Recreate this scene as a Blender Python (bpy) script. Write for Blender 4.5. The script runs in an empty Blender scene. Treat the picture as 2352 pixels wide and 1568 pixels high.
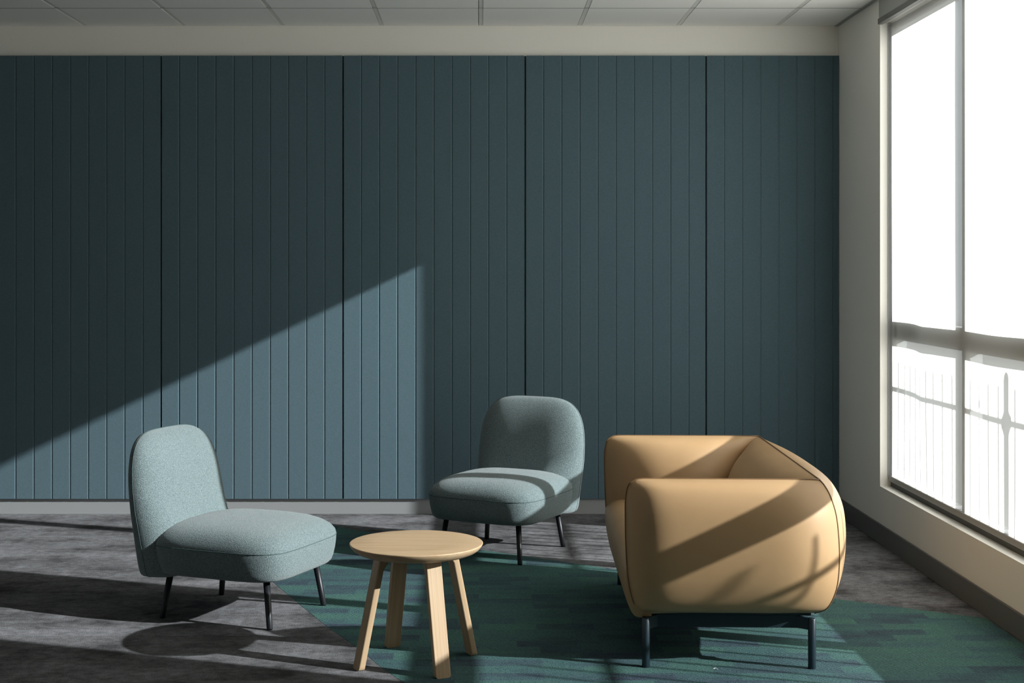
import bpy, bmesh, math, random
from mathutils import Vector, Matrix
random.seed(4)
C = bpy.context.scene.collection
S = bpy.context.scene
# ---------------------------------------------------------------- camera
cd = bpy.data.cameras.new('camera')
cam = bpy.data.objects.new('camera', cd); C.objects.link(cam)
cam.location = (0, 0, 1.498)
cam.rotation_euler = (math.radians(90), 0, 0)
cd.sensor_fit = 'HORIZONTAL'; cd.sensor_width = 36.0
cd.lens = 3250 / 2352 * 36.0
cd.shift_x = (1176 - 1100) / 2352
cd.shift_y = -(784 - 613) / 2352
cd.clip_end = 200
S.camera = cam
# ---------------------------------------------------------------- exposure, sky, sun
S.view_settings.view_transform = 'Standard'
S.view_settings.look = 'None'
S.view_settings.gamma = 1.0
S.view_settings.use_curve_mapping = False
S.view_settings.exposure = 0.0
SKY = 0.85
SUN = 25.0
w = bpy.data.worlds.new('sky'); S.world = w; w.use_nodes = True
bg = w.node_tree.nodes['Background']
bg.inputs['Color'].default_value = (0.86, 0.94, 1.0, 1); bg.inputs['Strength'].default_value = SKY
sd = bpy.data.lights.new('sun', 'SUN'); sd.energy = SUN; sd.angle = math.radians(0.55)
sd.color = (0.97, 0.985, 1.0)
sun = bpy.data.objects.new('sun', sd); C.objects.link(sun)
sun.location = (8, 2, 6)
sun.rotation_euler = Vector((-2.55, 0.90, -1.22)).to_track_quat('-Z', 'Y').to_euler()
S.cycles.max_bounces = 10
S.cycles.diffuse_bounces = 6
S.cycles.transparent_max_bounces = 16
S.cycles.sample_clamp_indirect = 6.0
S.cycles.use_denoising = True

# ---------------------------------------------------------------- room numbers (metres)
BACK = 8.60; RX = 2.183; CEIL = 2.969; LEFT = -6.2; REAR = -3.5
WY0, WY1, WZ0, WZ1 = 4.16, 7.70, 0.306, 2.827       # window opening in the right wall

# ---------------------------------------------------------------- materials
def mat(name, col, rough=0.6, spec=0.5, metal=0.0, sheen=0.0):
    m = bpy.data.materials.new(name); m.use_nodes = True
    b = m.node_tree.nodes['Principled BSDF']
    b.inputs['Base Color'].default_value = (*col, 1)
    b.inputs['Roughness'].default_value = rough
    b.inputs['Specular IOR Level'].default_value = spec
    b.inputs['Metallic'].default_value = metal
    if sheen:
        b.inputs['Sheen Weight'].default_value = sheen
        b.inputs['Sheen Roughness'].default_value = 0.5
    return m
class NT:
    def __init__(s, m): s.t = m.node_tree; s.b = s.t.nodes['Principled BSDF']
    def n(s, ty, **kw):
        o = s.t.nodes.new(ty)
        for k, v in kw.items():
            if k in o.inputs: o.inputs[k].default_value = v
            else: setattr(o, k, v)
        return o
    def l(s, a, b): s.t.links.new(a, b)
    def coords(s, scale=(1, 1, 1), rot=(0, 0, 0), kind='Object', pre=None):
        c = s.n('ShaderNodeTexCoord'); m = s.n('ShaderNodeMapping')
        if pre:
            m.inputs['Scale'].default_value = scale
            p = s.n('ShaderNodeMapping'); p.inputs['Rotation'].default_value = pre
            s.l(c.outputs[kind], p.inputs['Vector']); s.l(p.outputs['Vector'], m.inputs['Vector']); return m.outputs['Vector']
        m.inputs['Scale'].default_value = scale; m.inputs['Rotation'].default_value = rot
        s.l(c.outputs[kind], m.inputs['Vector']); return m.outputs['Vector']
    def noise(s, vec, scale, detail=2, rough=0.5):
        o = s.n('ShaderNodeTexNoise'); o.inputs['Scale'].default_value = scale
        o.inputs['Detail'].default_value = detail; o.inputs['Roughness'].default_value = rough
        s.l(vec, o.inputs['Vector']); return o.outputs['Fac']
    def ramp(s, fac, stops):
        r = s.n('ShaderNodeValToRGB'); e = r.color_ramp.elements
        e[0].position = stops[0][0]; e[0].color = (*stops[0][1], 1)
        e[1].position = stops[-1][0]; e[1].color = (*stops[-1][1], 1)
        for p, c in stops[1:-1]:
            x = e.new(p); x.color = (*c, 1)
        s.l(fac, r.inputs['Fac']); return r.outputs['Color']
    def mix(s, fac, a, b, mode='MIX'):
        o = s.n('ShaderNodeMix', data_type='RGBA', blend_type=mode)
        for sock, v in ((o.inputs[0], fac), (o.inputs[6], a), (o.inputs[7], b)):
            if isinstance(v, (int, float)): sock.default_value = v
            elif isinstance(v, tuple): sock.default_value = (*v, 1)
            else: s.l(v, sock)
        return o.outputs[2]
    def bump(s, h, strength, dist=0.002):
        o = s.n('ShaderNodeBump'); o.inputs['Strength'].default_value = strength
        o.inputs['Distance'].default_value = dist
        s.l(h, o.inputs['Height']); s.l(o.outputs['Normal'], s.b.inputs['Normal'])
    def base(s, c): s.l(c, s.b.inputs['Base Color'])

def g(v): return (v, v, v)
M = {}
M['paint'] = mat('wall_paint', (0.85, 0.825, 0.765), 0.55, 0.4)
n = NT(M['paint']); v = n.coords(); n.bump(n.noise(v, 160, 2), 0.05, 0.001)
M['ceil'] = mat('ceiling_tile', (0.66, 0.67, 0.63), 0.85, 0.2)
n = NT(M['ceil']); v = n.coords()
n.base(n.mix(n.noise(v, 220, 3), (0.84, 0.84, 0.81), (0.89, 0.89, 0.86)))
n.bump(n.noise(v, 300, 2), 0.15, 0.001)
M['tee'] = mat('ceiling_grid_metal', (0.68, 0.685, 0.655), 0.5, 0.4)
M['joint'] = mat('ceiling_joint_metal', (0.36, 0.365, 0.35), 0.6, 0.3)
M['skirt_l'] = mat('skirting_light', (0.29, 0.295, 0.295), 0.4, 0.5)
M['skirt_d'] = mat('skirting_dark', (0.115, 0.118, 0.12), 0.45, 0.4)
M['alu'] = mat('aluminium_frame', (0.36, 0.36, 0.35), 0.45, 0.5)
M['pelmet'] = mat('pelmet_grey', (0.34, 0.345, 0.33), 0.5, 0.4)
M['lip'] = mat('dark_grey_lip', (0.13, 0.13, 0.125), 0.5, 0.4)
M['hem_shade'] = mat('painted_hem_shade', (0.05, 0.052, 0.045), 0.5, 0.4)  # near-black, paints the deep shade under the blind hem
M['guide'] = mat('pale_guide', (0.42, 0.43, 0.43), 0.4, 0.4)
M['hem'] = mat('hem_bar', (0.34, 0.33, 0.31), 0.45, 0.5)
M['blackm'] = mat('black_metal', (0.010, 0.011, 0.014), 0.4, 0.35)
M['sofam'] = mat('dark_blue_metal', (0.010, 0.022, 0.030), 0.38, 0.5)
M['fence'] = mat('fence_paint', (0.05, 0.05, 0.05), 0.5, 0.4)
M['ground'] = mat('terrace_paving', (0.42, 0.41, 0.38), 0.9, 0.2)
n = NT(M['ground']); v = n.coords(); n.base(n.mix(n.noise(v, 12, 4), (0.12, 0.12, 0.115), (0.17, 0.17, 0.165)))

# felt panel
M['felt'] = mat('felt_panel', (0.09, 0.145, 0.165), 0.95, 0.1, sheen=0.15)
n = NT(M['felt']); v = n.coords()
a = n.noise(v, 420, 3, 0.7); b_ = n.noise(v, 60, 3)
c = n.ramp(a, [(0.30, (0.050, 0.084, 0.102)), (0.70, (0.122, 0.182, 0.215))])
n.base(n.mix(n.ramp(b_, [(0.3, g(0)), (0.7, g(0.25))]), c, (0.075, 0.135, 0.145)))
n.bump(a, 0.35, 0.0012)

# boucle
M['boucle'] = mat('boucle_fabric', (0.2, 0.3, 0.3), 0.95, 0.15, sheen=0.25)
n = NT(M['boucle']); v = n.coords()
vo = n.n('ShaderNodeTexVoronoi'); vo.inputs['Scale'].default_value = 330; n.l(v, vo.inputs['Vector'])
a = n.noise(v, 400, 3, 0.65)
c = n.ramp(a, [(0.36, (0.052, 0.084, 0.087)), (0.5, (0.135, 0.176, 0.180)), (0.68, (0.265, 0.322, 0.325))])
n.base(c)
h = n.mix(0.5, vo.outputs['Distance'], a)
n.bump(h, 1.0, 0.0032)
M['boucle_seam'] = mat('boucle_seam', (0.075, 0.11, 0.11), 0.95, 0.05)

# leather
M['leather'] = mat('tan_leather', (0.60, 0.38, 0.19), 0.5, 0.35)
n = NT(M['leather']); v = n.coords()
a = n.noise(v, 3.5, 4); c2 = n.noise(v, 380, 2)
n.base(n.ramp(a, [(0.3, (0.405, 0.252, 0.125)), (0.7, (0.455, 0.290, 0.150))]))
n.bump(c2, 0.12, 0.0006)
M['piping'] = mat('leather_piping', (0.19, 0.11, 0.052), 0.5, 0.3)

# oak
def oak(name, rotz=0.0, k=1.0, axis='X'):
    m = mat(name, (0.6, 0.42, 0.25), 0.42, 0.35); n = NT(m)
    sc = (1.6, 26, 26) if axis == 'X' else (90, 90, 0.5)
    pre = None if axis == 'X' else (0, math.radians(11.94), 0)
    v = n.coords(sc, (0, 0, rotz), pre=pre)
    a = n.noise(v, 2.2, 5 if axis == 'X' else 2, 0.6)
    v2 = n.coords((3, 210, 210) if axis == 'X' else (170, 170, 3), (0, 0, rotz), pre=pre); b2 = n.noise(v2, 1.4, 2)
    c = n.ramp(a, [(0.25, (0.41 * k, 0.275 * k, 0.155 * k)), (0.5, (0.52 * k, 0.365 * k, 0.22 * k)), (0.75, (0.58 * k, 0.425 * k, 0.265 * k))])
    n.base(n.mix(n.ramp(b2, [(0.45, g(0.0)), (0.75, g(0.35))]), c, (0.40 * k, 0.26 * k, 0.14 * k)))
    return m
M['oak_top'] = oak('oak_top', math.radians(12), 0.90)
M['oak_leg'] = oak('oak_leg', 0, 0.82, 'Z')

# grey carpet tiles
M['carpet'] = mat('grey_carpet_tiles', (0.1, 0.1, 0.1), 1.0, 0.05)
n = NT(M['carpet'])
v = n.coords((1, 1.5, 1)); a = n.noise(v, 2.6, 6, 0.68)
v3 = n.coords(); fine = n.noise(v3, 230, 3, 0.75)
v4 = n.coords((1, 1.25, 1)); mid = n.noise(v4, 22, 4, 0.7)
br = n.n('ShaderNodeTexBrick'); br.offset = 0.5
for k_, v_ in (('Scale', 1.0), ('Mortar Size', 0.0), ('Brick Width', 1.0), ('Row Height', 0.25), ('Bias', 0.0)): br.inputs[k_].default_value = v_
br.inputs['Color1'].default_value = (0.62, 0.62, 0.62, 1); br.inputs['Color2'].default_value = (1.15, 1.15, 1.15, 1)
n.l(v3, br.inputs['Vector'])
c = n.ramp(a, [(0.36, (0.070, 0.068, 0.070)), (0.50, (0.150, 0.148, 0.153)), (0.66, (0.205, 0.203, 0.212))])
c = n.mix(0.55, c, n.ramp(mid, [(0.32, g(0.35)), (0.62, g(1.25))]), 'MULTIPLY')
c = n.mix(0.45, c, br.outputs['Color'], 'MULTIPLY')
c = n.mix(0.75, c, n.ramp(fine, [(0.36, g(0.38)), (0.64, g(1.75))]), 'MULTIPLY')
n.base(c); n.bump(fine, 0.9, 0.004)

# teal carpet
M['teal'] = mat('teal_carpet', (0.03, 0.15, 0.13), 1.0, 0.05)
n = NT(M['teal'])
v = n.coords(); br = n.n('ShaderNodeTexBrick'); br.offset = 0.37
for k_, v_ in (('Scale', 1.0), ('Mortar Size', 0.0), ('Brick Width', 0.24), ('Row Height', 0.09), ('Bias', 0.0)): br.inputs[k_].default_value = v_
br.inputs['Color1'].default_value = (0.0, 0.0, 0.0, 1); br.inputs['Color2'].default_value = (1, 1, 1, 1)
n.l(v, br.inputs['Vector'])
v2 = n.coords((1, 3.0, 1)); a = n.noise(v2, 3.0, 4, 0.6)
f = n.mix(0.4, br.outputs['Color'], n.ramp(a, [(0.3, g(0)), (0.7, g(1))]))
c = n.ramp(f, [(0.10, (0.038, 0.052, 0.070)), (0.45, (0.048, 0.094, 0.096)), (0.9, (0.056, 0.118, 0.100))])
wv = n.n('ShaderNodeTexWave', bands_direction='X'); wv.inputs['Scale'].default_value = 26; wv.inputs['Distortion'].default_value = 3.5
wv.inputs['Detail'].default_value = 2; wv.inputs['Detail Scale'].default_value = 6
n.l(n.coords((1, 1, 1), (0, 0, math.radians(-52))), wv.inputs['Vector'])
fine = n.noise(v, 200, 3, 0.75)
hh = n.mix(0.68, wv.outputs['Color'], fine)
c = n.mix(0.8, c, n.ramp(hh, [(0.28, g(0.45)), (0.72, g(1.9))]), 'MULTIPLY')
n.base(c); n.bump(hh, 0.8, 0.004)

# roller blind cloth: an open weave, part see-through, part translucent
def blind_mat():
    m = bpy.data.materials.new('blind_cloth'); m.use_nodes = True; t = m.node_tree; t.nodes.clear()
    out = t.nodes.new('ShaderNodeOutputMaterial')
    tr = t.nodes.new('ShaderNodeBsdfTransparent'); tr.inputs['Color'].default_value = (0.98, 0.99, 1.0, 1)
    tl = t.nodes.new('ShaderNodeBsdfTranslucent'); tl.inputs['Color'].default_value = (0.97, 0.93, 0.86, 1)
    df = t.nodes.new('ShaderNodeBsdfDiffuse'); df.inputs['Color'].default_value = (0.85, 0.86, 0.85, 1)
    m1 = t.nodes.new('ShaderNodeMixShader'); m1.inputs[0].default_value = 0.36
    m2 = t.nodes.new('ShaderNodeMixShader'); m2.inputs[0].default_value = 0.65
    L = t.links.new
    L(tl.outputs[0], m1.inputs[1]); L(df.outputs[0], m1.inputs[2])
    L(tr.outputs[0], m2.inputs[1]); L(m1.outputs[0], m2.inputs[2]); L(m2.outputs[0], out.inputs['Surface'])
    return m
M['blind'] = blind_mat()
def glass_mat():
    m = bpy.data.materials.new('window_glass'); m.use_nodes = True; t = m.node_tree; t.nodes.clear()
    out = t.nodes.new('ShaderNodeOutputMaterial')
    tr = t.nodes.new('ShaderNodeBsdfTransparent'); tr.inputs['Color'].default_value = (0.95, 0.97, 0.96, 1)
    gl = t.nodes.new('ShaderNodeBsdfGlossy'); gl.inputs['Roughness'].default_value = 0.02
    m2 = t.nodes.new('ShaderNodeMixShader'); m2.inputs[0].default_value = 0.05
    L = t.links.new
    L(tr.outputs[0], m2.inputs[1]); L(gl.outputs[0], m2.inputs[2]); L(m2.outputs[0], out.inputs['Surface'])
    return m
M['glass'] = glass_mat()

# ---------------------------------------------------------------- mesh helpers
def obj(name, bm, m, parent=None, smooth=False, loc=None):
    me = bpy.data.meshes.new(name)
    bmesh.ops.recalc_face_normals(bm, faces=bm.faces)
    bm.to_mesh(me); bm.free()
    for p in me.polygons: p.use_smooth = smooth
    me.materials.append(m)
    o = bpy.data.objects.new(name, me); C.objects.link(o)
    if parent: o.parent = parent
    if loc: o.location = loc
    return o
def box(bm, x0, x1, y0, y1, z0, z1):
    vs = [bm.verts.new((x, y, z)) for x in (x0, x1) for y in (y0, y1) for z in (z0, z1)]
    fs = [(0, 1, 3, 2), (4, 6, 7, 5), (0, 4, 5, 1), (2, 3, 7, 6), (0, 2, 6, 4), (1, 5, 7, 3)]
    return [bm.faces.new([vs[i] for i in f]) for f in fs]
def boxes(*bs):
    bm = bmesh.new()
    for b in bs: box(bm, *b)
    return bm
def bevel(bm, w, seg=2):
    bmesh.ops.recalc_face_normals(bm, faces=bm.faces)
    bmesh.ops.bevel(bm, geom=bm.edges[:], offset=w, segments=seg, affect='EDGES', profile=0.5)
def prism(bm, pts, lo, hi, put):
    """outline pts (a,b) extruded between lo and hi; put(a,b,h)->xyz"""
    A = [bm.verts.new(put(a, b, lo)) for a, b in pts]; B = [bm.verts.new(put(a, b, hi)) for a, b in pts]
    bm.faces.new(A[::-1]); bm.faces.new(B)
    k = len(pts)
    for i in range(k): bm.faces.new((A[i], A[(i + 1) % k], B[(i + 1) % k], B[i]))
def tube(bm, pts, r, seg=8, closed=False, caps=True):
    pts = [Vector(p) for p in pts]; rings = []; k = len(pts)
    up = None
    for i, p in enumerate(pts):
        a = pts[(i - 1) % k] if (closed or i > 0) else p
        b = pts[(i + 1) % k] if (closed or i < k - 1) else p
        t = (b - a).normalized()
        if up is None: up = Vector((0, 0, 1)) if abs(t.z) < 0.9 else Vector((1, 0, 0))
        s = t.cross(up).normalized(); up = s.cross(t).normalized()
        rr = r[i] if isinstance(r, (list, tuple)) else r
        rings.append([bm.verts.new(p + (s * math.cos(q) + up * math.sin(q)) * rr) for q in [2 * math.pi * j / seg for j in range(seg)]])
    for i in range(k if closed else k - 1):
        A, B = rings[i], rings[(i + 1) % k]
        for j in range(seg): bm.faces.new((A[j], A[(j + 1) % seg], B[(j + 1) % seg], B[j]))
    if not closed and caps: bm.faces.new(rings[0][::-1]); bm.faces.new(rings[-1])
def rings_mesh(bm, rings, cap_first=True, cap_last=True):
    R = [[bm.verts.new(p) for p in r] for r in rings]; k = len(R[0])
    for A, B in zip(R, R[1:]):
        for j in range(k): bm.faces.new((A[j], A[(j + 1) % k], B[(j + 1) % k], B[j]))
    if cap_first: bm.faces.new(R[0][::-1])
    if cap_last: bm.faces.new(R[-1])
def sm(x): x = max(0.0, min(1.0, x)); return x * x * (3 - 2 * x)
def spline(pts, m):
    """Catmull-Rom through pts, m samples per span"""
    P = [Vector(p) for p in pts]; P = [P[0] * 2 - P[1]] + P + [P[-1] * 2 - P[-2]]
    out = []
    for i in range(1, len(P) - 2):
        for j in range(m):
            t = j / m
            out.append(0.5 * ((2 * P[i]) + (P[i + 1] - P[i - 1]) * t + (2 * P[i - 1] - 5 * P[i] + 4 * P[i + 1] - P[i + 2]) * t * t
                              + (3 * P[i] - P[i - 1] - 3 * P[i + 1] + P[i + 2]) * t ** 3))
    out.append(P[-2].copy()); return out
def empty(name, loc, rz=0):
    o = bpy.data.objects.new(name, None); C.objects.link(o); o.location = loc; o.rotation_euler = (0, 0, rz)
    o.empty_display_size = 0.1
    return o
def tag(o, label, cat, group=None):
    o['label'] = label; o['category'] = cat
    if group: o['group'] = group
    return o
def struct(name, bm, m, parent=None, label=None):
    o = obj(name, bm, m, parent)
    if not parent: o['kind'] = 'structure'
    if label: o['label'] = label
    return o

# ---------------------------------------------------------------- room shell
T = 0.12
struct('floor', boxes((LEFT - T, RX + T, REAR - T, BACK + T, -0.10, 0.0)), M['carpet'], label='mottled grey carpet tile floor')
struct('wall_back', boxes((LEFT - T, RX + T, BACK, BACK + T, 0, CEIL + 0.1)), M['paint'], label='cream painted wall behind the felt panels')
FILL_WIN = (-3.1, 3.7)  # unseen window opening, added in the left wall for soft fill light
struct('wall_left', boxes((LEFT - T, LEFT, FILL_WIN[1], BACK, 0, CEIL + 0.1), (LEFT - T, LEFT, REAR, FILL_WIN[0], 0, CEIL + 0.1),
       (LEFT - T, LEFT, FILL_WIN[0], FILL_WIN[1], 0, WZ0), (LEFT - T, LEFT, FILL_WIN[0], FILL_WIN[1], WZ1, CEIL + 0.1)), M['paint'], label='plain painted wall on the left')
struct('wall_rear', boxes((LEFT - T, RX + T, REAR - T, REAR, 0, CEIL + 0.1)), M['paint'], label='plain painted wall behind the viewpoint')
struct('wall_right', boxes(
    (RX, RX + T, WY1, BACK, 0, CEIL + 0.1), (RX, RX + T, REAR, WY0, 0, CEIL + 0.1),
    (RX, RX + T, WY0, WY1, 0, WZ0), (RX, RX + T, WY0, WY1, WZ1, CEIL + 0.1)), M['paint'],
    label='painted wall with a tall window on the right')
# suspended ceiling: backing, tegular tiles hanging below it, T-bars
ceil_bm = boxes((LEFT, RX, REAR, BACK, CEIL + 0.012, CEIL + 0.1))
tx0 = 0.012
kx0 = int((LEFT - tx0) / 0.6) - 1
for i in range(kx0, 5):
    xa, xb = tx0 + 0.6 * i, tx0 + 0.6 * (i + 1)
    for j in range(0, 11):
        yb = BACK - 0.59 - 1.2 * (j - 1) if j else BACK
        ya = BACK - 0.59 - 1.2 * j
        x0, x1, y0, y1 = max(xa, LEFT) + 0.0125, min(xb, RX) - 0.0155, max(ya, REAR) + 0.001, min(yb, BACK) - (0.001 if j else 0.006)
        if x1 - x0 > 0.05 and y1 - y0 > 0.05: box(ceil_bm, x0, x1, y0, y1, CEIL - 0.006, CEIL + 0.012)
ceiling = struct('ceiling', ceil_bm, M['ceil'], label='suspended ceiling of pale tiles')
bm = bmesh.new(); bm2 = bmesh.new()
for i in range(kx0, 5):
    x = tx0 + 0.6 * i
    if LEFT < x < RX: box(bm, x - 0.012, x + 0.012, REAR, BACK, CEIL - 0.004, CEIL + 0.012)
for j in range(0, 11):
    y = BACK - 0.59 - 1.2 * j
    if y > REAR: box(bm2, LEFT, RX, y - 0.0055, y + 0.0055, CEIL - 0.0068, CEIL + 0.010)
struct('ceiling_grid', bm, M['tee'], ceiling, 'grey metal ceiling grid bars')
struct('ceiling_joint', bm2, M['joint'], ceiling, 'thin dark cross joints between the ceiling tiles')
struct('trim_1', boxes((RX - 0.022, RX, REAR, BACK, CEIL - 0.010, CEIL + 0.012)), M['joint'], label='grey angle trim along the ceiling edge above the window wall')
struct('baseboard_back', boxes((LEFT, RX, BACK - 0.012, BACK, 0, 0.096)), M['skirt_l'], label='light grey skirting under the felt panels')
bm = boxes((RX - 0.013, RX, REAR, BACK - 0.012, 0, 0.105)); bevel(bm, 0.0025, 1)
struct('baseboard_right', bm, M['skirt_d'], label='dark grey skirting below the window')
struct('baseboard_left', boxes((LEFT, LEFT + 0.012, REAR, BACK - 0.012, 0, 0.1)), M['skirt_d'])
# teal area of carpet, flush with the floor
edge = [(-0.267, 5.097), (-0.355, 5.27), (-0.461, 5.53), (-0.634, 5.90), (-0.79, 6.27), (-1.003, 6.79), (-1.12, 7.15), (-1.19, 7.6),
        (-1.17, 7.95), (-1.08, 8.22), (-0.93, 8.33), (-0.746, 8.09), (0.0, 7.50), (0.649, 7.034), (1.10, 6.72), (1.6, 6.396), (1.948, 6.169), (2.165, 6.03)]
edge = [(-0.06, 4.7), (0.3, 4.0)][::-1] + edge + [(2.165, 3.3), (0.9, 3.1)]
bm = bmesh.new(); prism(bm, edge, -0.002, 0.0007, lambda a, b, h_: (a, b, h_))
o = obj('carpet_inlay', bm, M['teal']); tag(o, 'teal green area of carpet under the wooden table and tan sofa', 'carpet')
o['kind'] = 'structure'

# felt acoustic panels with V grooves
PX = [(-4.126, -3.026), (-3.026, -1.925), (-1.925, -0.823), (-0.823, 0.281), (0.281, 1.377), (1.377, 2.181)]
PL = ['grooved blue green felt panel beyond the left edge of the photo',
      'grooved blue green felt panel cut by the left edge of the photo',
      'grooved felt panel behind the left lounge chair',
      'grooved felt panel behind the wooden table, holding the peak of the sunlit triangle',
      'grooved felt panel behind the lounge chair by the sofa, fully in shade',
      'narrowest grooved felt panel, in the corner beside the window wall']
PZ0, PZ1 = 0.094, 2.778
def felt_panel(x0, x1):
    f0, f1, d, hw = BACK - 0.004, BACK - 0.028, 0.0042, 0.007     # back, front, groove depth, half width
    prof = [(x0 + 0.0002, f0), (x0 + 0.0002, f0 - 0.003), (x0 + 0.005, f0 - 0.003), (x0 + 0.005, f1)]
    k = 1
    while x0 + 0.1101 * k < x1 - 0.03:
        gx = x0 + 0.1101 * k
        prof += [(gx - hw, f1), (gx - hw * 0.05, f1 + d), (gx + hw * 0.60, f1)]
        k += 1
    e = x1 - (0.005 if x1 < 2 else 0.0)
    prof += [(e, f1), (e, f0 - 0.003), (x1 - 0.0002, f0 - 0.003), (x1 - 0.0002, f0)]
    bm = bmesh.new(); prism(bm, prof, PZ0, PZ1, lambda a, b, h_: (a, b, h_)); return bm
for (x0, x1), lab in zip(PX, PL):
    tag(obj('acoustic_panel', felt_panel(x0, x1), M['felt']), lab, 'wall panel', 'felt panels across the back wall')

# ---------------------------------------------------------------- windows
def window(idx, y0, y1, mull, label, FX0=RX + 0.075, FX1=RX + T + 0.01):
    pass         # frame depth
    root = bpy.data.objects.new('window_%d' % idx, None); C.objects.link(root); root['kind'] = 'structure'; root['label'] = label
    fr = boxes((FX0, FX1, y1 - 0.052, y1, WZ0, WZ1), (FX0, FX1, y0, y0 + 0.045, WZ0, WZ1),
               (FX0, FX1, y0, y1, WZ0, WZ0 + 0.05), (FX0, FX1, y0, y1, WZ1 - 0.045, WZ1))
    obj('window_frame', fr, M['alu'], root)
    obj('transom', boxes((FX0, FX1, y0, y1, 1.106, 1.213)), M['alu'], root)
    for a, b in mull: obj('mullion', boxes((FX0 - 0.001, FX1 + 0.001, a, b, WZ0, WZ1)), M['alu'], root)
    ys = [y0] + [q for ab in sorted(mull) for q in ab] + [y1]
    gx = (FX0 + FX1) / 2
    for q in range(0, len(ys), 2):
        for za, zb in ((WZ0 + 0.05, 1.106), (1.213, WZ1 - 0.045)):
            bm = bmesh.new(); vs = [bm.verts.new(p) for p in ((gx, ys[q], za), (gx, ys[q + 1], za), (gx, ys[q + 1], zb), (gx, ys[q], zb))]
            bm.faces.new(vs); obj('glass_pane', bm, M['glass'], root)
    return root
w1 = window(1, WY0, WY1, [(6.500, 6.610), (5.245, 5.345)], 'tall window with a grey transom and mullions')
window(2, FILL_WIN[0], FILL_WIN[1], [(-0.9, -0.8), (1.4, 1.5)], 'long bare window added in the left wall for soft fill light, out of frame', LEFT - T - 0.01, LEFT - 0.05)

obj('hem_gap_shade', boxes((RX + 0.058, RX + 0.0745, WY0 + 0.001, WY1 - 0.003, WZ0 + 0.0005, WZ0 + 0.031)), M['hem_shade'], w1)  # dark strip coloured as the deep shade between hem bar and sill
def blind(y0, y1, label):
    bx = RX + 0.052; zt, zb = WZ1 - 0.012, 0.345
    root = empty('roller_blind', (bx, (y0 + y1) / 2, zb)); tag(root, label, 'blind')
    yc = (y0 + y1) / 2
    bm = bmesh.new(); ny, nz = 90, 60; G = []
    for i in range(ny + 1):
        y = y0 + (y1 - y0) * i / ny; col = []
        for j in range(nz + 1):
            z = zb + (zt - zb) * j / nz
            e = math.sin(math.pi * j / nz) ** 0.5
            dx = e * (0.010 * math.exp(-((y - 7.12) / 0.10) ** 2) * sm((1.5 - z) / 0.5) + 0.004 * math.sin(y * 7.3 + 0.8 * z) + 0.003 * math.sin(y * 3.1))
            col.append(bm.verts.new((-dx, y - yc, z - zb)))
        G.append(col)
    for i in range(ny):
        for j in range(nz): bm.faces.new((G[i][j], G[i + 1][j], G[i + 1][j + 1], G[i][j + 1]))
    obj('blind_cloth', bm, M['blind'], root, True)
    bm = boxes((-0.008, 0.008, y0 - yc - 0.004, y1 - yc + 0.004, -0.009, 0.022)); bevel(bm, 0.005, 3)
    obj('hem_bar', bm, M['hem'], root)
    bm = boxes((-0.010, 0.014, y1 - yc + 0.0045, y1 - yc + 0.0135, 0.0, zt - zb - 0.002))
    obj('side_guide', bm, M['guide'], root)
blind(WY0 + 0.02, WY1 - 0.014, 'white see-through roller blind drawn down over the window beside the sofa')
def pelmet(y0, y1, label):
    bm = boxes((RX - 0.006, RX + 0.030, y0, y1, WZ1 - 0.004, CEIL - 0.020)); bevel(bm, 0.002, 1)
    p = tag(obj('blind_pelmet', bm, M['pelmet']), label, 'pelmet')
    bm = boxes((RX - 0.012, RX + 0.016, y0, y1 + 0.002, WZ1 - 0.010, WZ1 + 0.022)); bevel(bm, 0.004, 2)
    obj('lip', bm, M['lip'], p)
pelmet(WY0 - 0.02, WY1 + 0.004, 'long grey pelmet box above the white roller blind, under the ceiling')

# ---------------------------------------------------------------- outside
o = struct('ground', boxes((RX + T, RX + 40, -30, 40, -0.25, -0.06), (LEFT - 40, LEFT - T, -30, 40, -0.25, -0.06)), M['ground'], label='pale terrace paving outside')
FX = RX + 1.06
fen = empty('metal_fence', (FX, 5.9, -0.06)); tag(fen, 'dark metal picket fence outside the window', 'fence')
DY, DZ = -0.353 * 1.0, 0.478 * 1.0
fy0, fy1 = 3.2, 7.55
def fobj(name, bm): return obj(name, bm, M['fence'], fen)
def L3(y, z): return (0, y - 5.9, z + 0.06)
for zr in (0.842 + DZ, 0.10):
    bm = bmesh.new(); box(bm, -0.010, 0.010, fy0 - 5.9, fy1 - 5.9, zr - 0.011 + 0.06, zr + 0.011 + 0.06); fobj('rail', bm)
posts = [3.85, 5.993]
for y in posts:
    yy = y + DY
    bm = bmesh.new(); z1 = 1.045 + DZ + 0.06; r_ = 0.027
    tube(bm, [(0, yy - 5.9, 0), (0, yy - 5.9, z1 - 0.02), (0, yy - 5.9, z1), (0, yy - 5.9, z1 + 0.012)], [r_, r_, r_ * 0.8, r_ * 0.3], 14)
    p = fobj('post', bm)
    bm = bmesh.new(); z = 0.842 + DZ + 0.06
    tube(bm, [(0, yy - 5.9, z - 0.050), (0, yy - 5.9, z - 0.032), (0, yy - 5.9, z - 0.015), (0, yy - 5.9, z + 0.015), (0, yy - 5.9, z + 0.030), (0, yy - 5.9, z + 0.045)],
         [0.028, 0.038, 0.052, 0.052, 0.038, 0.028], 14)
    c_ = fobj('post_collar', bm); c_.parent = p
y = 7.506 + 0.11
yy_l = []
for y in [7.444, 7.345, 7.242, 7.143, 7.046, 6.945, 6.814, 6.680, 6.553, 6.432, 6.311, 6.195, 6.079, 5.903, 5.79, 5.67, 5.55, 5.43, 5.32, 5.21, 5.05, 4.835, 4.735, 4.59, 4.47, 4.35, 4.23, 4.11, 3.99, 3.74, 3.63]:
    yy_l.append(y + DY)
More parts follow.
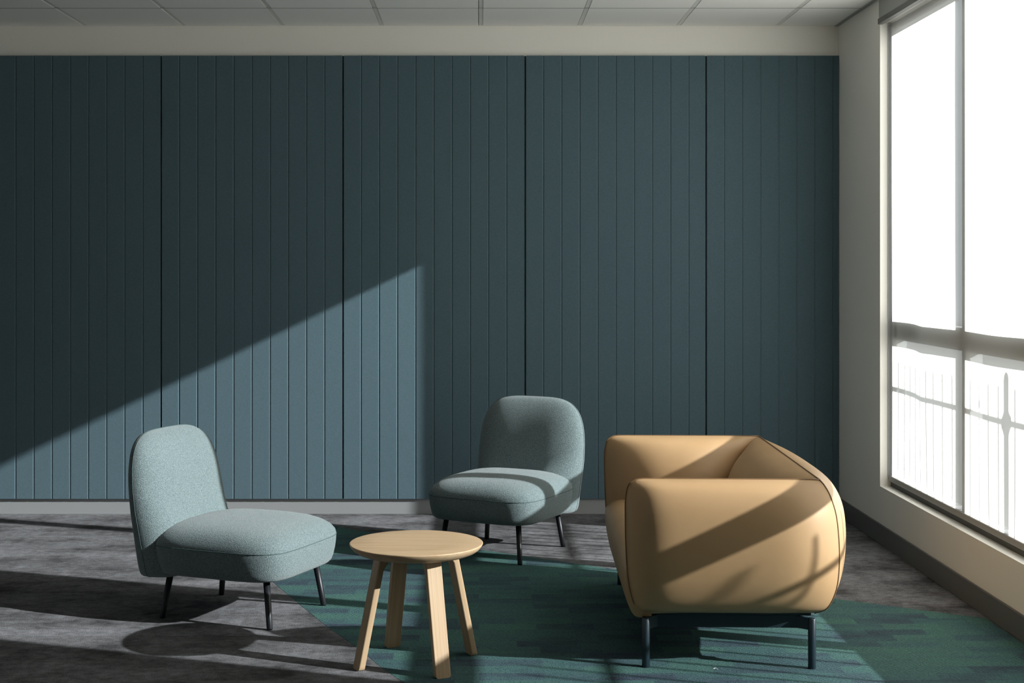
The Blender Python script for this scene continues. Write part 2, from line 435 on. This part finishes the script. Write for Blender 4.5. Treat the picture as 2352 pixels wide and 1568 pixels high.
for y in [fy1 - 0.02, fy1 - 0.13, fy1 - 0.24, fy1 - 0.35] + yy_l:
    bm = bmesh.new(); tube(bm, [(0, y - 5.9, 0), (0, y - 5.9, 0.985 + DZ + 0.06), (0, y - 5.9, 1.0 + DZ + 0.06)], [0.0078, 0.0078, 0.003], 8); fobj('picket', bm)

# ---------------------------------------------------------------- lounge chair (front = +X)
def plan(n_, a_f, a_r, b, ne, k=72):
    out = []
    for i in range(k):
        t = 2 * math.pi * i / k; c, s_ = math.cos(t), math.sin(t)
        a = a_f if c >= 0 else a_r
        out.append((a * math.copysign(abs(c) ** (2 / ne), c), b * math.copysign(abs(s_) ** (2 / ne), s_)))
    return out
SEAM_Z = 0.322; SX = 0.005
def seat_bm():
    rings = []
    P = [(0.198, .84, 0), (0.199, .885, 0), (0.203, .92, 0), (0.212, .945, 0), (0.232, .966, 0), (0.265, .986, 0), (0.295, .996, 0), (0.322, 1.0, 0),
         (0.343, .990, .1), (0.364, .958, .25), (0.383, .90, .5), (0.398, .81, .8), (0.408, .69, 1), (0.415, .53, 1), (0.419, .36, 1), (0.421, .18, 1), (0.4215, .04, 1)]
    for z, s_, _ in P:
        ne = 5.0 if z <= 0.33 else 5.0 - 1.8 * sm((z - 0.33) / 0.08)
        rings.append([(SX + x * s_, y * s_ * 1.0, z) for x, y in plan(0, 0.337, 0.32, 0.315, ne)])
    bm = bmesh.new(); rings_mesh(bm, rings); return bm
def back_outline(k=96):
    out = []
    for i in range(k):
        t = 2 * math.pi * i / k; c, s_ = math.cos(t), math.sin(t)
        if s_ >= 0: ne, hh, z0 = 3.9, 0.331, 0.455
        else: ne, hh, z0 = 15.0, 0.280, 0.455
        y = 0.314 * math.copysign(abs(c) ** (2 / ne), c); z = z0 + hh * math.copysign(abs(s_) ** (2 / ne), s_)
        # narrows to the bottom and slightly to the top
        y *= 1 - 0.06 * sm((0.46 - z) / 0.27) - 0.04 * sm((z - 0.48) / 0.32)
        out.append((y, z))
    return out
def back_xyz(y, z, t):
    rear = -0.372 - 0.175 * (z - 0.2) + 0.10 * (z - 0.2) ** 2
    return (rear + t + 0.28 * y * y, y, z)
def back_bm():
    O = back_outline(); cz = 0.36
    st = [(0.0, .30), (-0.002, .60), (0.0, .86), (0.005, .94), (0.016, .985), (0.034, 1.0)]
    for k_ in range(1, 19):
        q = math.pi / 2 * k_ / 18.6
        st.append((0.034 + 0.146 * math.sin(q) ** 0.96, math.cos(q) ** (2 / 2.45)))
    rings = []
    for t, s_ in st:
        r = []
        for y, z in O:
            # thickness of the cushion grows towards the seat
            th = t * (0.92 + 0.22 * sm((0.62 - z) / 0.4))
            zz = cz + (z - cz) * (s_ if z > cz else 1 - (1 - s_) * 0.16)
            sy_ = s_ + (1 - s_) * 0.62 * sm((0.44 - zz) / 0.16) * (1 if t > 0.02 else 0.6)
            r.append(back_xyz(y * sy_, zz, th))
        rings.append(r)
    bm = bmesh.new(); rings_mesh(bm, rings); return bm
def make_chair():
    root = empty('lounge_chair', (0, 0, 0))
    s_ = obj('seat', seat_bm(), M['boucle'], root, True)
    bm = bmesh.new(); tube(bm, [(SX + x * 1.001, y * 1.001, SEAM_Z) for x, y in plan(0, 0.337, 0.32, 0.315, 5.0)], 0.0015, 6, True)
    obj('seam', bm, M['boucle_seam'], s_, True)
    b_ = obj('backrest', back_bm(), M['boucle'], root, True)
    bm = bmesh.new(); tube(bm, [back_xyz(y * 1.0, z, 0.040 * (0.92 + 0.22 * sm((0.62 - z) / 0.4))) for y, z in back_outline()], 0.0015, 6, True)
    obj('seam', bm, M['boucle_seam'], b_, True)
    for sx in (-1, 1):
        for sy in (-1, 1):
            bm = bmesh.new()
            f = Vector((sx * 0.265, sy * 0.230, 0.0)); tp = Vector((sx * 0.233, sy * 0.205, 0.215))
            tube(bm, [f, f + (tp - f) * 0.03, tp], [0.0115, 0.0125, 0.0145], 18)
            obj('leg', bm, M['blackm'], root, True)
    return root
def copy_tree(o, parent=None):
    c = o.copy(); C.objects.link(c); c.parent = parent
    for ch in list(o.children): copy_tree(ch, c)
    return c
ch1 = make_chair()
ch2 = copy_tree(ch1)
ch1.location = (-1.020, 6.154, 0); ch1.rotation_euler = (0, 0, math.radians(-22.5))
tag(ch1, 'pale teal boucle lounge chair standing left of the wooden table', 'chair', 'matching armless lounge chairs')
ch2.location = (0.125, 7.455, 0); ch2.rotation_euler = (0, 0, math.radians(-117.5))
tag(ch2, 'pale teal boucle lounge chair near the wall, between the wooden table and the tan sofa', 'chair', 'matching armless lounge chairs')

# ---------------------------------------------------------------- round oak table
tc = (-0.238, 5.374)
tbl = empty('side_table', (*tc, 0)); tag(tbl, 'small round oak table on four splayed plank legs, in front of the chairs', 'table')
prof = [(0.02, 0.4135), (0.10, 0.4135), (0.185, 0.4135), (0.200, 0.4142), (0.214, 0.4170), (0.228, 0.4225), (0.240, 0.4305), (0.2485, 0.4400), (0.2533, 0.4490), (0.2535, 0.4512), (0.2520, 0.4526), (0.249, 0.4532), (0.15, 0.4532), (0.02, 0.4532)]
bm = bmesh.new(); rings_mesh(bm, [[(r * math.cos(2 * math.pi * i / 96), r * math.sin(2 * math.pi * i / 96), z) for i in range(96)] for r, z in prof])
o = obj('tabletop', bm, M['oak_top'], tbl, True)
def leg_bm():
    # side profile in (r, z): outer straight, inner with a fillet to the underside
    th = 0.0245; top = 0.416
    ro = lambda z: 0.247 - 0.088 * z / top
    ri = lambda z: ro(z) - th
    pr = [(ro(0), 0.0), (ro(top), top), (ri(top) - 0.045, top), (ri(top) - 0.024, top - 0.006), (ri(top) - 0.009, top - 0.022), (ri(top - 0.05), top - 0.05), (ri(0), 0.0)]
    w = 0.031; rc = 0.013
    bm = bmesh.new()
    # build as stacked slices across the width so that the foot corners are rounded
    def foot(t):                    # lowest z at sideways position t
        e = abs(t) - (w - rc)
        return 0.0 if e <= 0 else rc - math.sqrt(max(rc * rc - e * e, 0))
    ts = [-w, -w + 0.0015, -w + 0.004, -w + 0.008, -w + rc, w - rc, w - 0.008, w - 0.004, w - 0.0015, w]
    R = []
    for t in ts:
        fz = foot(t); e = max(0, abs(t) - (w - 0.004)); ins = 0.004 - math.sqrt(max(0.004 ** 2 - e * e, 0))
        ring = []
        for i, (r, z) in enumerate(pr):
            outer = i < 2
            if z == 0: z = fz; r = (ro(z) if outer else ri(z))
            ring.append((r - ins if outer else r + ins, t, z))
        R.append(ring)
    rings_mesh(bm, R); return bm
for q in (-153.5, -63.5, 26.5, 116.5):
    o = obj('leg', leg_bm(), M['oak_leg'], tbl, False); o.rotation_euler = (0, 0, math.radians(q))

# ---------------------------------------------------------------- tan leather sofa (end towards the camera)
CX = 1.274; YC = 5.980; HL = 0.682; ZT = 0.704         # middle, half distance between the arm seams, height of the top seam
sofa = empty('leather_sofa', (0.950, YC, 0), math.radians(-1.8)); tag(sofa, 'tan leather sofa with rounded arms and dark metal legs, seen from its end', 'sofa')
sx0 = 0.93
def loc(p): return Vector((p[0] - sx0, p[1], p[2]))     # world x -> local x ; y already local (0 at middle)
def Lfront(sg):  # front seam of an arm, top to bottom
    return spline([(0.612, -HL * sg, ZT), (0.584, -HL * sg, ZT - 0.006), (0.562, -HL * sg, ZT - 0.026), (0.552, -HL * sg, ZT - 0.075), (0.551, -HL * sg, 0.55), (0.554, -HL * sg, 0.43), (0.563, -HL * sg, 0.32), (0.583, -(HL - 0.005) * sg, 0.235), (0.605, -(HL - 0.02) * sg, 0.198)], 5)
def Rcorner(sg):  # outer corner seam between arm and back
    return spline([(CX, -HL * sg, ZT), (1.292, -(HL + .004) * sg, ZT - 0.022), (1.312, -(HL + .010) * sg, ZT - 0.060), (1.331, -(HL + .018) * sg, 0.58), (1.340, -(HL + .022) * sg, 0.50), (1.343, -(HL + .022) * sg, 0.40), (1.334, -(HL + .015) * sg, 0.30), (1.305, -(HL - 0.004) * sg, 0.225), (1.262, -(HL - 0.03) * sg, 0.198)], 5)
def Icorner(sg):  # inner corner seam
    return spline([(CX, -HL * sg, ZT), (1.240, -(HL - .015) * sg, ZT - 0.02), (1.213, -(HL - .035) * sg, ZT - 0.05), (1.172, -(HL - .065) * sg, 0.60), (1.140, -(HL - .10) * sg, 0.53), (1.115, -(HL - .13) * sg, 0.46), (1.10, -(HL - .145) * sg, 0.39), (1.10, -(HL - 0.15) * sg, 0.30), (1.10, -(HL - 0.15) * sg, 0.25)], 5)
def patch(bm, A, B, nrm, amt, pe=2.3, n_=60, pl=None):
    k = len(A); G = []
    nrm = Vector(nrm)
    for i in range(n_ + 1):
        s_ = i / n_; col = []
        for j in range(k):
            t = j / (k - 1)
            bs = 1 - abs(2 * s_ - 1) ** (pl if (pl and s_ < 0.5) else pe)
            bt = (math.sin(math.pi * t) ** 0.62)
            p = A[j].lerp(B[j], s_) + nrm * (amt * bs * bt)
            col.append(bm.verts.new(loc(p)))
        G.append(col)
    for i in range(n_):
        for j in range(k - 1): bm.faces.new((G[i][j], G[i + 1][j], G[i + 1][j + 1], G[i][j + 1]))
    return G
def arm(sg):
    bm = bmesh.new()
    patch(bm, Lfront(sg), Rcorner(sg), (0, -sg, 0), 0.108, 4.4, pl=8.0)
    patch(bm, Lfront(sg), Icorner(sg), (0, sg, 0), 0.125, 2.6)
    bmesh.ops.remove_doubles(bm, verts=bm.verts, dist=0.0004)
    o = obj('arm', bm, M['leather'], sofa, True); return o
arms = [arm(1), arm(-1)]
bm = bmesh.new()
patch(bm, Rcorner(1), Rcorner(-1), (1, 0, 0), 0.112, 3.0)
patch(bm, Icorner(1), Icorner(-1), (-1, 0, 0), 0.085, 3.0)
bmesh.ops.remove_doubles(bm, verts=bm.verts, dist=0.0004)
backo = obj('backrest', bm, M['leather'], sofa, True)
# piping
for sg, a in ((1, arms[0]), (-1, arms[1])):
    pts = [loc(p) for p in Lfront(sg)[::-1]] + [loc((0.612 + (CX - 0.612) * i / 20, -HL * sg, ZT)) for i in range(1, 20)]
    bm = bmesh.new(); tube(bm, pts + [loc((CX, -HL * sg, ZT))], 0.0030, 8)
    obj('piping', bm, M['piping'], a, True)
    bm = bmesh.new(); tube(bm, [loc(p) for p in Rcorner(sg)], 0.0030, 8); obj('piping', bm, M['piping'], a, True)
bm = bmesh.new(); tube(bm, [loc((CX, -HL + 2 * HL * i / 20, ZT)) for i in range(21)], 0.0030, 8); obj('piping', bm, M['piping'], backo, True)
# seat cushion: rounded block, front bulging
bm = bmesh.new(); rings = []
def front_prof():   # (x, z) of cushion, front side, world x
    return spline([(1.20, 0, 0.200), (0.69, 0, 0.192), (0.645, 0, 0.181), (0.602, 0, 0.174), (0.574, 0, 0.190), (0.557, 0, 0.25), (0.549, 0, 0.33), (0.555, 0, 0.375), (0.585, 0, 0.405), (0.64, 0, 0.422), (0.80, 0, 0.430), (1.0, 0, 0.425), (1.20, 0, 0.41)], 5)
prf = [(p.x, p.z) for p in front_prof()]
G = []
for i in range(41):
    s_ = -1 + 2 * i / 40; yy = s_ * (HL - 0.003)
    e = 1 - abs(s_) ** 6
    G.append([bm.verts.new(loc((x + 0.004 * (1 - e) if x < 0.9 else x, yy, 0.31 + (z - 0.31) * (0.93 + 0.07 * e)))) for x, z in prf])
for i in range(40):
    for j in range(len(prf) - 1): bm.faces.new((G[i][j], G[i + 1][j], G[i + 1][j + 1], G[i][j + 1]))
bm.faces.new(G[0][::-1]); bm.faces.new(G[-1])
obj('seat_cushion', bm, M['leather'], sofa, True)
# underside board and frame
bm = boxes((0.66 - sx0, 1.25 - sx0, -HL + 0.03, HL - 0.03, 0.187, 0.203)); bevel(bm, 0.004, 2)
obj('base_board', bm, M['sofam'], sofa)
bm = bmesh.new()
for sg in (-1, 1):
    yb = sg * (0.689 - 0.045)
    box(bm, 0.665 - sx0, 1.205 - sx0, yb - 0.008, yb + 0.008, 0.142, 0.188)
    for xl, xi in ((0.627, 0.675), (1.245, 1.195)):
        A = [(xl - sx0, sg * 0.689, z) for z in (0.150, 0.187)]
        prism(bm, [(xl - sx0 + 0.0, sg * (0.689 + 0.007)), (xi - sx0, yb + sg * 0.008), (xi - sx0, yb - sg * 0.008), (xl - sx0, sg * (0.689 - 0.010))], 0.143, 0.187, lambda a, b, h_: (a, b, h_))
for x in (0.72, 1.16):
    box(bm, x - 0.012 - sx0, x + 0.012 - sx0, -0.64, 0.64, 0.150, 0.188)
obj('frame', bm, M['sofam'], sofa)
for xl in (0.627, 1.245):
    for sg in (-1, 1):
        bm = bmesh.new(); tube(bm, [(xl - sx0, sg * 0.689, 0), (xl - sx0, sg * 0.689, 0.003), (xl - sx0, sg * 0.689, 0.185), (xl - sx0, sg * 0.689, 0.188)], [0.0135, 0.0148, 0.0148, 0.013], 20)
        obj('leg', bm, M['sofam'], sofa, True)

# scrap of thread on the carpet
bm = bmesh.new(); tube(bm, spline([(-0.009, 0.003, 0.0012), (-0.005, -0.003, 0.002), (0.001, 0.003, 0.003), (0.007, 0.002, 0.002), (0.009, -0.004, 0.0012)], 4), 0.0008, 6)
o = obj('thread_scrap', bm, M['paint'], None, True, (0.879, 5.274, 0.0)); tag(o, 'tiny white curl of thread lying on the teal carpet in front of the sofa', 'thread')
